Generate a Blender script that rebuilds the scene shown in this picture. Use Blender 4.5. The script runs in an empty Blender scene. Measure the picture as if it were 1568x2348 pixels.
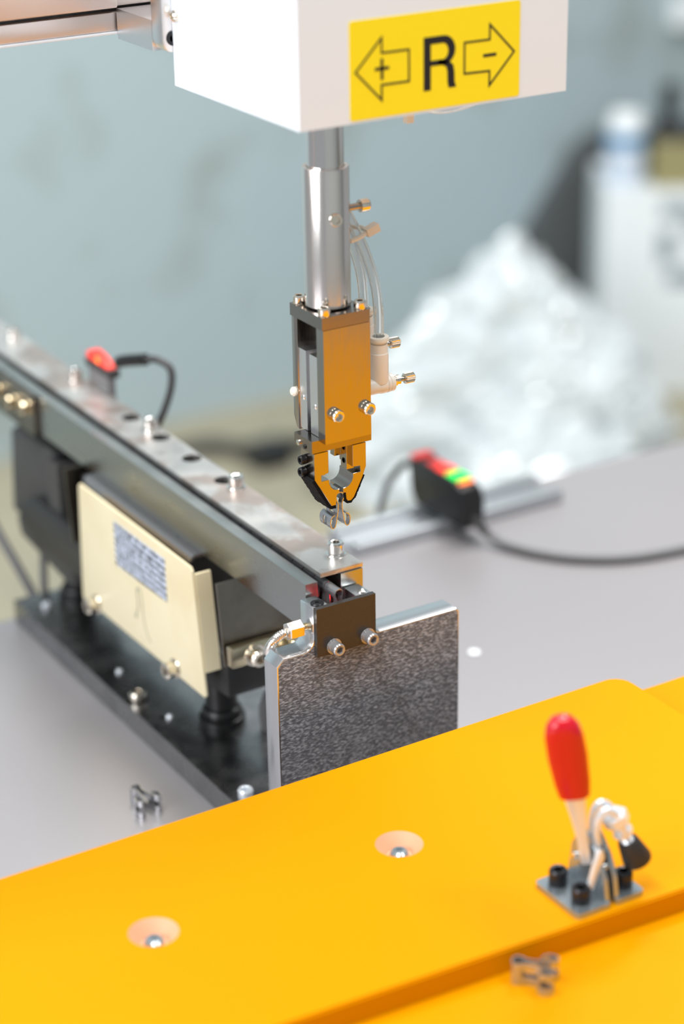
import bpy, bmesh, math, random
from mathutils import Vector, Matrix, Quaternion

random.seed(7)
S = 0.001                      # geometry below is written in millimetres
scene = bpy.context.scene
COL = scene.collection

# ------------------------------------------------------------------ camera
cam_d = bpy.data.cameras.new('camera')
cam = bpy.data.objects.new('camera', cam_d)
COL.objects.link(cam)
FPX = 4800.913
cam_d.sensor_fit = 'VERTICAL'
cam_d.sensor_height = 36.0
cam_d.lens = FPX * 36.0 / 2348.0
cam_d.clip_start = 0.02
cam_d.clip_end = 30
CR = Vector((0.853291955586288, -0.5211710081191194, -0.016541427623667254))
CU = Vector((0.22111819206431993, 0.33293399199569373, 0.9166578980797676))
CB = Vector((-0.4722283173105301, -0.7858344210264093, 0.39933028818279376))
CP = Vector((-381.113, -690.198, 517.023)) * S
M = Matrix.Identity(4)
for i in range(3):
    M[i][0] = CR[i]; M[i][1] = CU[i]; M[i][2] = CB[i]; M[i][3] = CP[i]
cam.matrix_world = M
cam_d.dof.use_dof = True
cam_d.dof.focus_distance = 0.878
cam_d.dof.aperture_fstop = 4.4
scene.camera = cam

# ------------------------------------------------------------------ world, lights, exposure
world = bpy.data.worlds.new('world')
scene.world = world
world.use_nodes = True
bg = world.node_tree.nodes['Background']
bg.inputs[0].default_value = (0.93, 0.97, 1.0, 1)
bg.inputs[1].default_value = 0.45


def area(name, loc, target, sx, sy, power, color=(1, 1, 1)):
    d = bpy.data.lights.new(name, 'AREA')
    d.shape = 'RECTANGLE'; d.size = sx; d.size_y = sy
    d.energy = power; d.color = color
    o = bpy.data.objects.new(name, d)
    COL.objects.link(o)
    o.location = loc
    o.rotation_euler = (Vector(target) - Vector(loc)).to_track_quat('-Z', 'Y').to_euler()
    return o


area('ceiling_lamp', (-0.55, -0.15, 1.9), (-0.55, -0.15, 0), 0.35, 1.5, 42, (1.0, 0.98, 0.95))
area('ceiling_lamp', (0.75, -0.35, 1.9), (0.75, -0.35, 0), 0.35, 1.5, 42, (1.0, 0.98, 0.95))
area('ceiling_lamp', (0.75, 0.85, 1.9), (0.75, 0.85, 0), 1.5, 0.35, 62, (1.0, 0.99, 0.97))
area('window_light', (-2.6, -0.3, 1.1), (0, 0.3, 0.2), 1.8, 1.5, 75, (0.96, 0.98, 1.0))

scene.view_settings.view_transform = 'Standard'
scene.view_settings.look = 'None'
scene.view_settings.exposure = -0.3
scene.view_settings.gamma = 1.0
scene.view_settings.use_curve_mapping = False

# ------------------------------------------------------------------ materials
MATS = {}


def mat(name, color, metallic=0.0, rough=0.5, bump=0.0, bscale=(1, 1, 1), var=0.0, var_col=None,
        vscale=(0.05, 0.05, 0.05), vlo=0.45, vhi=0.65, emit=None, estr=0.0, trans=0.0, ior=1.45,
        rvar=0.0, spec=None, coat=0.0, alpha=1.0, detail=4.0, sheen=0.0):
    m = bpy.data.materials.new(name)
    m.use_nodes = True
    nt = m.node_tree
    b = nt.nodes['Principled BSDF']
    b.inputs['Base Color'].default_value = (*color, 1)
    b.inputs['Metallic'].default_value = metallic
    b.inputs['Roughness'].default_value = rough
    b.inputs['IOR'].default_value = ior
    b.inputs['Transmission Weight'].default_value = trans
    b.inputs['Coat Weight'].default_value = coat
    b.inputs['Alpha'].default_value = alpha
    b.inputs['Sheen Weight'].default_value = sheen
    if spec is not None:
        b.inputs['Specular IOR Level'].default_value = spec
    if emit:
        b.inputs['Emission Color'].default_value = (*emit, 1)
        b.inputs['Emission Strength'].default_value = estr
    tc = nt.nodes.new('ShaderNodeTexCoord')

    def noise(scale, det):
        mp = nt.nodes.new('ShaderNodeMapping')
        mp.inputs['Scale'].default_value = tuple(s * 1000 for s in scale)   # scale given per mm
        nt.links.new(tc.outputs['Object'], mp.inputs[0])
        n = nt.nodes.new('ShaderNodeTexNoise')
        n.inputs['Scale'].default_value = 1.0
        n.inputs['Detail'].default_value = det
        nt.links.new(mp.outputs[0], n.inputs['Vector'])
        return n
    if bump > 0 or rvar > 0:
        n = noise(bscale, detail)
        if bump > 0:
            bp = nt.nodes.new('ShaderNodeBump')
            bp.inputs['Strength'].default_value = bump
            bp.inputs['Distance'].default_value = 0.0004
            nt.links.new(n.outputs['Fac'], bp.inputs['Height'])
            nt.links.new(bp.outputs[0], b.inputs['Normal'])
        if rvar > 0:
            mr = nt.nodes.new('ShaderNodeMapRange')
            mr.inputs['From Min'].default_value = 0.3; mr.inputs['From Max'].default_value = 0.7
            mr.inputs['To Min'].default_value = max(0.02, rough - rvar)
            mr.inputs['To Max'].default_value = rough + rvar
            nt.links.new(n.outputs['Fac'], mr.inputs['Value'])
            nt.links.new(mr.outputs[0], b.inputs['Roughness'])
    if var_col is not None:
        n2 = noise(vscale, 5.0)
        cr = nt.nodes.new('ShaderNodeValToRGB')
        cr.color_ramp.elements[0].position = vlo
        cr.color_ramp.elements[1].position = vhi
        cr.color_ramp.elements[0].color = (*color, 1)
        cr.color_ramp.elements[1].color = (*var_col, 1)
        nt.links.new(n2.outputs['Fac'], cr.inputs[0])
        nt.links.new(cr.outputs[0], b.inputs['Base Color'])
    MATS[name] = m
    return m


mat('alu_table', (0.435, 0.415, 0.43), 0.7, 0.37)
mat('concrete', (0.40, 0.37, 0.27), 0, 0.75, var_col=(0.30, 0.29, 0.22), vscale=(0.004, 0.004, 0.004), vlo=0.4, vhi=0.7)
mat('wall_paint', (0.405, 0.50, 0.54), 0, 0.7, var_col=(0.27, 0.31, 0.28), vscale=(0.005, 0.005, 0.005), vlo=0.52, vhi=0.74)
mat('light_block_grey', (0.34, 0.36, 0.37), 0, 0.7)
mat('white_paint', (0.82, 0.87, 0.93), 0, 0.42, bump=0.03, bscale=(1.5, 1.5, 1.5))
mat('yellow_sticker', (1.0, 0.80, 0.008), 0, 0.45)
mat('black_ink', (0.012, 0.012, 0.014), 0, 0.55)
mat('steel', (0.80, 0.77, 0.73), 1, 0.24, rvar=0.06, bscale=(0.3, 0.3, 0.3))
mat('bracket_steel', (0.50, 0.45, 0.45), 1, 0.25)
mat('din_steel', (0.50, 0.53, 0.56), 0.85, 0.38)
mat('screw_steel', (0.42, 0.42, 0.43), 0.6, 0.2)
mat('chrome', (0.90, 0.88, 0.85), 1, 0.12)
mat('nickel', (0.82, 0.76, 0.66), 1, 0.17)
mat('shaft_steel', (0.86, 0.83, 0.82), 1, 0.08)
mat('sleeve_steel', (0.82, 0.78, 0.75), 1, 0.2, bump=0.015, bscale=(0.15, 0.15, 4))
mat('gripper_dark', (0.33, 0.29, 0.265), 1, 0.19, bump=0.012, bscale=(0.12, 3, 3), rvar=0.05)
mat('gripper_steel', (0.43, 0.395, 0.36), 1, 0.17, bump=0.012, bscale=(3, 3, 0.12), rvar=0.05)
mat('alu_light', (0.86, 0.87, 0.89), 1, 0.3, bump=0.02, bscale=(0.1, 2, 2))
mat('alu_anod', (0.75, 0.66, 0.62), 0.9, 0.38)
mat('milled_plate', (0.11, 0.114, 0.128), 0.1, 0.36, var_col=(0.44, 0.45, 0.49), vscale=(0.55, 0.55, 1.7), vlo=0.46, vhi=0.68, bump=1.0, bscale=(0.55, 0.55, 1.6), detail=2.0)
mat('milled_edge', (0.80, 0.82, 0.85), 1, 0.22, bump=0.05, bscale=(0.1, 1.2, 0.1))
mat('cover_steel', (0.036, 0.032, 0.030), 0.0, 0.25, bump=0.03, bscale=(0.5, 2.0, 0.5), rvar=0.06)
mat('rail_steel', (0.43, 0.45, 0.445), 1, 0.3, bump=0.012, bscale=(0.06, 0.05, 0.12), rvar=0.05)
mat('top_steel', (0.66, 0.64, 0.62), 1, 0.36, var_col=(0.52, 0.44, 0.40), vscale=(0.045, 0.035, 0.05), vlo=0.5, vhi=0.58, rvar=0.05, bscale=(0.05, 0.05, 0.05))
mat('base_steel', (0.34, 0.34, 0.345), 1, 0.27, var_col=(0.27, 0.27, 0.28), vscale=(0.05, 0.05, 0.05), rvar=0.06, bscale=(0.06, 0.06, 0.06))
mat('black_plastic', (0.012, 0.012, 0.013), 0, 0.35)
mat('black_cast', (0.020, 0.020, 0.021), 0, 0.42)
mat('grey_cast', (0.055, 0.055, 0.055), 0, 0.5)
mat('black_oxide', (0.03, 0.03, 0.034), 0.6, 0.25)
mat('black_velvet', (0.006, 0.006, 0.007), 0, 0.95, bump=1.0, bscale=(2.5, 2.5, 2.5), sheen=0.05, spec=0.1)
mat('beige_paint', (0.80, 0.72, 0.50), 0, 0.38, var_col=(0.74, 0.64, 0.42), vscale=(0.02, 0.02, 0.02))
mat('leaf_brown', (0.25, 0.22, 0.185), 1, 0.3, var_col=(0.18, 0.155, 0.13), vscale=(0.05, 0.05, 0.05))
mat('brass_nickel', (0.70, 0.60, 0.42), 1, 0.22)
mat('orange_paint', (0.60, 0.238, 0.0), 0, 0.42, spec=0.05)
mat('orange_bare', (0.66, 0.34, 0.20), 0, 0.5)
mat('white_plastic', (0.82, 0.79, 0.70), 0, 0.35)
mat('cream_plastic', (0.84, 0.83, 0.78), 0, 0.38)
mat('clear_tube', (0.93, 0.95, 0.96), 0, 0.06, trans=0.9, ior=1.18)
mat('grey_cable', (0.12, 0.12, 0.125), 0, 0.5)
mat('dark_cable', (0.05, 0.05, 0.053), 0, 0.5)
mat('red_grip', (0.52, 0.002, 0.014), 0, 0.22, coat=0.4)
mat('rubber', (0.018, 0.018, 0.019), 0, 0.5)
mat('zinc', (0.74, 0.79, 0.85), 0.4, 0.2)
mat('screw_zinc', (0.40, 0.46, 0.50), 0.8, 0.22)
mat('clip_steel', (0.50, 0.51, 0.53), 0.85, 0.19)
mat('sticker_white', (0.62, 0.68, 0.82), 0, 0.4)
mat('pencil', (0.36, 0.37, 0.27), 0, 0.6)
mat('led_red', (0.5, 0.02, 0.01), 0, 0.4, emit=(1.0, 0.05, 0.03), estr=1.2)
mat('led_red_dim', (0.4, 0.02, 0.02), 0, 0.4, emit=(1.0, 0.05, 0.04), estr=0.25)
mat('led_green', (0.01, 0.4, 0.05), 0, 0.4, emit=(0.0, 0.9, 0.12), estr=1.6)
mat('led_orange', (0.5, 0.1, 0.02), 0, 0.4, emit=(1.0, 0.2, 0.03), estr=3.0)
mat('fibre_red', (0.6, 0.01, 0.01), 0, 0.3, emit=(1.0, 0.01, 0.015), estr=14.0)
mat('bag_film', (0.64, 0.70, 0.73), 0.0, 0.16, spec=1.0, coat=0.6)
mat('carton_white', (0.80, 0.85, 0.88), 0, 0.6)
mat('print_grey', (0.30, 0.35, 0.38), 0, 0.6)
mat('bottle_body', (0.62, 0.70, 0.82), 0, 0.2)
mat('bottle_band', (0.01, 0.20, 0.42), 0, 0.4)
mat('bottle_cap', (0.88, 0.92, 0.95), 0, 0.4)
mat('olive_fabric', (0.30, 0.27, 0.13), 0, 0.8)
mat('shade_panel_grey', (0.10, 0.11, 0.115), 0, 0.6)
mat('dark_iron', (0.25, 0.25, 0.26), 0.3, 0.5)

# label print: rows of small grey type, procedural, flat
def print_material():
    m = bpy.data.materials.new('label_print')
    m.use_nodes = True
    nt = m.node_tree
    b = nt.nodes['Principled BSDF']
    b.inputs['Roughness'].default_value = 0.4
    tc = nt.nodes.new('ShaderNodeTexCoord')
    mp = nt.nodes.new('ShaderNodeMapping')
    mp.inputs['Scale'].default_value = (0, 220, 0)
    nt.links.new(tc.outputs['Object'], mp.inputs[0])
    n = nt.nodes.new('ShaderNodeTexNoise'); n.inputs['Scale'].default_value = 1.0
    mp2 = nt.nodes.new('ShaderNodeMapping'); mp2.inputs['Scale'].default_value = (0, 330, 290)
    nt.links.new(tc.outputs['Object'], mp2.inputs[0])
    nt.links.new(mp2.outputs[0], n.inputs['Vector'])
    sep = nt.nodes.new('ShaderNodeSeparateXYZ')
    nt.links.new(tc.outputs['Object'], sep.inputs[0])
    mul = nt.nodes.new('ShaderNodeMath'); mul.operation = 'MULTIPLY'; mul.inputs[1].default_value = 2 * math.pi / 0.0034
    nt.links.new(sep.outputs[2], mul.inputs[0])
    sn = nt.nodes.new('ShaderNodeMath'); sn.operation = 'SINE'
    nt.links.new(mul.outputs[0], sn.inputs[0])
    ad = nt.nodes.new('ShaderNodeMath'); ad.operation = 'MULTIPLY_ADD'; ad.inputs[1].default_value = 0.16; ad.inputs[2].default_value = 0.0
    nt.links.new(sn.outputs[0], ad.inputs[0])
    a2 = nt.nodes.new('ShaderNodeMath'); a2.operation = 'ADD'
    nt.links.new(ad.outputs[0], a2.inputs[0]); nt.links.new(n.outputs['Fac'], a2.inputs[1])
    cr = nt.nodes.new('ShaderNodeValToRGB')
    cr.color_ramp.elements[0].position = 0.48; cr.color_ramp.elements[0].color = (0.60, 0.66, 0.80, 1)
    cr.color_ramp.elements[1].position = 0.58; cr.color_ramp.elements[1].color = (0.07, 0.08, 0.10, 1)
    nt.links.new(a2.outputs[0], cr.inputs[0])
    nt.links.new(cr.outputs[0], b.inputs['Base Color'])
    MATS['label_print'] = m


print_material()

# ------------------------------------------------------------------ geometry helpers (all in mm)
ORIG = {}                       # world origin (mm) of every built object


def finish(bm, ang=32):
    bmesh.ops.remove_doubles(bm, verts=bm.verts, dist=1e-5)
    bmesh.ops.recalc_face_normals(bm, faces=bm.faces)
    lim = math.radians(ang)
    for e in bm.edges:
        e.smooth = len(e.link_faces) == 2 and e.calc_face_angle(0) < lim
    for f in bm.faces:
        f.smooth = True


def mesh_from(bm, name, m, origin):
    finish(bm)
    o = Vector(origin)
    for v in bm.verts:
        v.co = (v.co - o) * S
    me = bpy.data.meshes.new(name)
    bm.to_mesh(me); bm.free()
    if isinstance(m, str):
        me.materials.append(MATS[m])
    else:
        for x in m:
            me.materials.append(MATS[x])
    return me


def obj(name, bm, m, parent=None, origin=None):
    """link a bmesh as one object; parts keep their parent's origin"""
    if parent is not None:
        origin = ORIG[parent.name]
    elif origin is None:
        vs = [v.co for v in bm.verts]
        origin = (sum(v.x for v in vs) / len(vs), sum(v.y for v in vs) / len(vs), min(v.z for v in vs))
    me = mesh_from(bm, name, m, origin)
    o = bpy.data.objects.new(name, me)
    COL.objects.link(o)
    if parent is not None:
        o.parent = parent
    else:
        o.location = Vector(origin) * S
    ORIG[o.name] = Vector(origin)
    return o


def inst(name, me, parent, pos, axis=(0, 0, 1), spin=0.0):
    """an object using shared mesh data, its local +Z turned to axis"""
    o = bpy.data.objects.new(name, me)
    COL.objects.link(o)
    q = Vector((0, 0, 1)).rotation_difference(Vector(axis).normalized()) @ Quaternion((0, 0, 1), spin)
    o.rotation_mode = 'QUATERNION'
    o.rotation_quaternion = q
    if parent is not None:
        o.parent = parent
        o.location = (Vector(pos) - ORIG[parent.name]) * S
    else:
        o.location = Vector(pos) * S
    ORIG[o.name] = Vector(pos)
    return o


def tag(o, label, cat, group=None, kind=None):
    o['label'] = label
    o['category'] = cat
    if group:
        o['group'] = group
    if kind:
        o['kind'] = kind
    return o


def thing(name, label, cat, loc, group=None):
    o = bpy.data.objects.new(name, None)
    COL.objects.link(o)
    o.empty_display_size = 0.01
    o.location = Vector(loc) * S
    ORIG[o.name] = Vector(loc)
    return tag(o, label, cat, group)


def structure(o):
    o['kind'] = 'structure'
    return o


def B():
    return bmesh.new()


def add_box(bm, x0, x1, y0, y1, z0, z1):
    vs = [bm.verts.new(p) for p in ((x0, y0, z0), (x1, y0, z0), (x1, y1, z0), (x0, y1, z0),
                                    (x0, y0, z1), (x1, y0, z1), (x1, y1, z1), (x0, y1, z1))]
    for f in ((0, 3, 2, 1), (4, 5, 6, 7), (0, 1, 5, 4), (1, 2, 6, 5), (2, 3, 7, 6), (3, 0, 4, 7)):
        bm.faces.new([vs[i] for i in f])
    return vs


def bev(bm, w, seg=2, ang=40):
    es = [e for e in bm.edges if len(e.link_faces) == 2 and e.calc_face_angle(0) > math.radians(ang)]
    if es:
        bmesh.ops.bevel(bm, geom=es, offset=w, segments=seg, profile=0.5, affect='EDGES', clamp_overlap=True)
    return bm


def box(x0, x1, y0, y1, z0, z1, b=0.3, seg=2):
    bm = B()
    add_box(bm, x0, x1, y0, y1, z0, z1)
    if b > 0:
        bev(bm, b, seg)
    return bm


def frame(axis):
    a = Vector(axis).normalized()
    t = Vector((0, 0, 1)) if abs(a.z) < 0.9 else Vector((1, 0, 0))
    u = t.cross(a).normalized()
    return a, u, a.cross(u)


def add_lathe(bm, base, axis, prof, seg=32, hexrings=(), cap=True):
    """prof: list of (radius, height); rings listed in hexrings are hexagons"""
    a, u, v = frame(axis)
    base = Vector(base)
    rings = []
    for k, (r, h) in enumerate(prof):
        ring = []
        for i in range(seg):
            t = 2 * math.pi * i / seg
            rr = r
            if k in hexrings:
                tt = (t + math.pi / 6) % (math.pi / 3) - math.pi / 6
                rr = r * math.cos(math.pi / 6) / math.cos(tt)
            ring.append(bm.verts.new(base + a * h + (u * math.cos(t) + v * math.sin(t)) * rr))
        rings.append(ring)
    for k in range(len(rings) - 1):
        for i in range(seg):
            j = (i + 1) % seg
            bm.faces.new((rings[k][i], rings[k][j], rings[k + 1][j], rings[k + 1][i]))
    if cap:
        bm.faces.new(rings[0][::-1])
        bm.faces.new(rings[-1])
    return bm


def lathe(base, axis, prof, seg=32, hexrings=()):
    return add_lathe(B(), base, axis, prof, seg, hexrings)


def add_cyl(bm, p0, p1, r0, r1=None, seg=24, ch=0.0):
    p0 = Vector(p0); p1 = Vector(p1)
    L = (p1 - p0).length
    r1 = r0 if r1 is None else r1
    if ch > 0:
        prof = [(r0 - ch, 0), (r0, ch), (r1, L - ch), (r1 - ch, L)]
    else:
        prof = [(r0, 0), (r1, L)]
    return add_lathe(bm, p0, p1 - p0, prof, seg)


def smooth_path(pts, n=8):
    P = [Vector(p) for p in pts]
    if len(P) < 3:
        return P
    out = []
    for i in range(len(P) - 1):
        p0 = P[max(i - 1, 0)]; p1 = P[i]; p2 = P[i + 1]; p3 = P[min(i + 2, len(P) - 1)]
        for k in range(n):
            t = k / n
            out.append(0.5 * ((2 * p1) + (p2 - p0) * t + (2 * p0 - 5 * p1 + 4 * p2 - p3) * t * t
                              + (3 * p1 - p0 - 3 * p2 + p3) * t ** 3))
    out.append(P[-1])
    return out


def add_tube(bm, pts, r, seg=12, n=8, rib=0.0, inner=None):
    P = smooth_path(pts, n)
    rad = r if callable(r) else (lambda k: r)
    t0 = (P[1] - P[0]).normalized()
    _, u, v = frame(t0)

    def sweep(fr, flip):
        nonlocal u, v
        _, uu, _v = frame(t0)
        rings = []
        prev = t0
        for k, p in enumerate(P):
            t = (P[min(k + 1, len(P) - 1)] - P[max(k - 1, 0)]).normalized()
            uu = (prev.rotation_difference(t) @ uu)
            uu = (uu - t * uu.dot(t)).normalized()
            vv = t.cross(uu)
            prev = t
            rr = fr(k) + (rib if (rib and k % 2) else 0)
            rings.append([bm.verts.new(p + (uu * math.cos(2 * math.pi * i / seg) + vv * math.sin(2 * math.pi * i / seg)) * rr) for i in range(seg)])
        for a, b in zip(rings, rings[1:]):
            for i in range(seg):
                j = (i + 1) % seg
                q = (a[i], a[j], b[j], b[i])
                bm.faces.new(q[::-1] if flip else q)
        return rings
    R0 = sweep(rad, False)
    if inner:
        R1 = sweep(lambda k: inner, True)
        for A, C in ((R0[0], R1[0]), (R1[-1], R0[-1])):
            for i in range(seg):
                j = (i + 1) % seg
                bm.faces.new((A[i], C[i], C[j], A[j]))
    else:
        bm.faces.new(R0[0][::-1]); bm.faces.new(R0[-1])
    return bm


def tube(pts, r, seg=12, n=8, rib=0.0, inner=None):
    return add_tube(B(), pts, r, seg, n, rib, inner)


def circle(cx, cy, r, n=24):
    return [(cx + r * math.cos(2 * math.pi * i / n), cy + r * math.sin(2 * math.pi * i / n)) for i in range(n)]


def rrect(x0, x1, y0, y1, r, n=5):
    out = []
    for cx, cy, a0 in ((x1 - r, y1 - r, 0), (x0 + r, y1 - r, 90), (x0 + r, y0 + r, 180), (x1 - r, y0 + r, 270)):
        for k in range(n + 1):
            a = math.radians(a0 + 90 * k / n)
            out.append((cx + r * math.cos(a), cy + r * math.sin(a)))
    return out


def add_prism(bm, outer, axis, a0, a1, holes=()):
    def P(u, v, a):
        return {'X': (a, u, v), 'Y': (u, a, v), 'Z': (u, v, a)}[axis]
    for a in (a0, a1):
        pass
    loops = [outer] + list(holes)
    va = [[bm.verts.new(P(u, v, a0)) for u, v in lp] for lp in loops]
    vb = [[bm.verts.new(P(u, v, a1)) for u, v in lp] for lp in loops]
    for A, Bv in zip(va, vb):
        n = len(A)
        for i in range(n):
            j = (i + 1) % n
            bm.faces.new((A[i], A[j], Bv[j], Bv[i]))
    for L in (va, vb):
        if len(L) == 1:
            bm.faces.new(L[0])
        else:
            es = []
            for lp in L:
                for i in range(len(lp)):
                    e = bm.edges.get((lp[i], lp[(i + 1) % len(lp)]))
                    es.append(e)
            bmesh.ops.triangle_fill(bm, use_beauty=True, use_dissolve=False, edges=es)
    return bm


def prism(outer, axis, a0, a1, holes=(), b=0.0, seg=2):
    bm = add_prism(B(), outer, axis, a0, a1, holes)
    bmesh.ops.recalc_face_normals(bm, faces=bm.faces)
    if b > 0:
        bev(bm, b, seg, 50)
    return bm


def hole_plate(x0, x1, y0, y1, z0, z1, holes, n=28):
    """flat bar with a row of round through-holes (hx, hy, r) along y"""
    bm = B()
    top = {}

    def V(x, y, z):
        k = (round(x, 4), round(y, 4), round(z, 4))
        if k not in top:
            top[k] = bm.verts.new((x, y, z))
        return top[k]

    def quad(pts, z, flip):
        vs = []
        for p in pts:
            v = V(p[0], p[1], z)
            if v not in vs:
                vs.append(v)
        if len(vs) > 2:
            bm.faces.new(vs[::-1] if flip else vs)
    cells = []
    y = y0
    for hx, hy, r in sorted(holes, key=lambda h: h[1]):
        c0, c1 = hy - r - 2.5, hy + r + 2.5
        cells.append((y, c0, None)); cells.append((c0, c1, (hx, hy, r))); y = c1
    cells.append((y, y1, None))
    for a, b, h in cells:
        if h is None:
            for z, fl in ((z0, True), (z1, False)):
                quad([(x0, a), (x1, a), (x1, b), (x0, b)], z, fl)
            for xx, fl in ((x0, True), (x1, False)):
                q = [V(xx, a, z0), V(xx, b, z0), V(xx, b, z1), V(xx, a, z1)]
                bm.faces.new(q[::-1] if fl else q)
            continue
        hx, hy, r = h
        cor = [math.atan2(cy - hy, cx - hx) % (2 * math.pi) for cx, cy in ((x1, b), (x0, b), (x0, a), (x1, a))]
        an = sorted(set([round(2 * math.pi * i / n, 6) for i in range(n)] + [round(c, 6) for c in cor]))
        rim, cir = [], []
        for t in an:
            ct, st_ = math.cos(t), math.sin(t)
            k = 1e9
            if abs(ct) > 1e-9:
                k = min(k, ((x1 if ct > 0 else x0) - hx) / ct)
            if abs(st_) > 1e-9:
                k = min(k, ((b if st_ > 0 else a) - hy) / st_)
            rim.append((hx + ct * k, hy + st_ * k)); cir.append((hx + ct * r, hy + st_ * r))
        m = len(an)
        for i in range(m):
            j = (i + 1) % m
            for z, fl in ((z0, True), (z1, False)):
                quad([cir[i], rim[i], rim[j], cir[j]], z, fl)
            bm.faces.new((V(*cir[i], z0), V(*cir[j], z0), V(*cir[j], z1), V(*cir[i], z1)))
            for xx in (x0, x1):
                if abs(rim[i][0] - xx) < 1e-4 and abs(rim[j][0] - xx) < 1e-4:
                    bm.faces.new((V(*rim[i], z0), V(*rim[j], z0), V(*rim[j], z1), V(*rim[i], z1)))
    for yy in (y0, y1):
        bm.faces.new((V(x0, yy, z0), V(x1, yy, z0), V(x1, yy, z1), V(x0, yy, z1)))
    return bm


def sheet(profile, ys, keep, t):
    """bent strip: 2-D profile in x-z swept along y, some cells left out, thickness t"""
    bm = B()
    n = len(profile)
    nrm = []
    for i in range(n):
        a = profile[max(i - 1, 0)]; c = profile[min(i + 1, n - 1)]
        d = Vector((c[0] - a[0], c[1] - a[1]))
        d.normalize()
        nrm.append((-d.y, d.x))
    V = {}
    for i in range(n):
        for j, y in enumerate(ys):
            for s in (0, 1):
                k = t * (s - 0.5)
                V[i, j, s] = bm.verts.new((profile[i][0] + nrm[i][0] * k, y, profile[i][1] + nrm[i][1] * k))
    ok = lambda i, j: 0 <= i < n - 1 and 0 <= j < len(ys) - 1 and keep(i, j)
    for i in range(n - 1):
        for j in range(len(ys) - 1):
            if not ok(i, j):
                continue
            bm.faces.new((V[i, j, 1], V[i + 1, j, 1], V[i + 1, j + 1, 1], V[i, j + 1, 1]))
            bm.faces.new((V[i, j, 0], V[i, j + 1, 0], V[i + 1, j + 1, 0], V[i + 1, j, 0]))
            if not ok(i - 1, j):
                bm.faces.new((V[i, j, 0], V[i, j, 1], V[i, j + 1, 1], V[i, j + 1, 0]))
            if not ok(i + 1, j):
                bm.faces.new((V[i + 1, j, 0], V[i + 1, j + 1, 0], V[i + 1, j + 1, 1], V[i + 1, j, 1]))
            if not ok(i, j - 1):
                bm.faces.new((V[i, j, 0], V[i + 1, j, 0], V[i + 1, j, 1], V[i, j, 1]))
            if not ok(i, j + 1):
                bm.faces.new((V[i, j + 1, 0], V[i, j + 1, 1], V[i + 1, j + 1, 1], V[i + 1, j + 1, 0]))
    loose = [v for v in bm.verts if not v.link_faces]
    bmesh.ops.delete(bm, geom=loose, context='VERTS')
    return bm


SCREW = {}


def cap_screw_mesh(r, h, m, washer=False):
    key = (r, h, m, washer)
    if key not in SCREW:
        bm = B()
        sr = r * 0.55
        prof = [(r * 0.96, 0), (r, 0.1 * r), (r, h - 0.22 * r), (r * 0.86, h), (sr + 0.12 * r, h), (sr, h - 0.06 * r), (sr * 0.97, h * 0.45), (0.02, h * 0.42)]
        if washer:
            prof = [(r * 1.25, -0.02), (r * 1.28, 0.15), (r * 1.25, 0.5), (r * 0.97, 0.52)] + [(a, b + 0.5) for a, b in prof[1:]]
        hx = {len(prof) - 4, len(prof) - 3, len(prof) - 2}
        add_lathe(bm, (0, 0, 0), (0, 0, 1), prof, 36, hx)
        SCREW[key] = mesh_from(bm, 'cap_screw', m, (0, 0, 0))
    return SCREW[key]


def cap_screw(parent, pos, axis, r, h, m='nickel', washer=False, name='cap_screw', spin=0.3):
    return inst(name, cap_screw_mesh(r, h, m, washer), parent, pos, axis, spin)


# ================================================================== THE SETTING
fl = structure(obj('floor', box(-1500, 4200, -2200, 2290, -800, -750, 0), 'concrete', origin=(0, 0, -750)))
wl = structure(obj('wall_back', box(-1500, 4200, 2290, 2400, -800, 1900, 0), 'wall_paint', origin=(1300, 2290, -750)))

wf = structure(obj('light_block_wall', box(-1500, 4200, -2300, -2200, -800, 1900, 0), 'light_block_grey', origin=(1300, -2200, -750)))  # unseen wall added behind the camera to keep ambient light off camera-side faces
# ------------------------------------------------------------------ work bench
bench = thing('work_bench', 'wide satin grey metal work bench under the feeder and orange plates', 'bench', (0, 0, -750))
obj('bench_top', box(-900, 900, -760, 302, -18, 0, 1.0), 'alu_table', bench)
for lx in (-860, 860):
    for ly in (-720, 262):
        obj('leg', box(lx - 22, lx + 22, ly - 22, ly + 22, -750, -18.05, 1), 'dark_iron', bench)

# ================================================================== ORANGE PLATES
lower = thing('orange_base_plate', 'wide orange painted base plate, the lower step with a loose clip on it', 'plate', (50, -250, 0))
obj('plate', box(-230, 350, -540, -44.5, 53.5, 63.5, 0.8), 'orange_paint', lower)
for sx in (-215, 310):
    obj('support_bar', box(sx, sx + 25, -530, -70, 0.02, 53.45, 0.5), 'alu_light', lower)

upper = thing('orange_fixture_plate', 'orange painted fixture plate with two countersunk screws, lying on the lower orange plate', 'plate', (0, -110, 63.5))
op = [(-225, -171), (105, -191.5), (152.3, -193.5)]
op += [(152.3, -52)] + [(143.3 + 9 * math.cos(math.radians(a)), -51 + 9 * math.sin(math.radians(a))) for a in (15, 35, 55, 75, 90)] + [(-225, -43)]
H1 = (-6.4, -105.3); H2 = (-113.4, -106.2)
pl = B()
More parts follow.
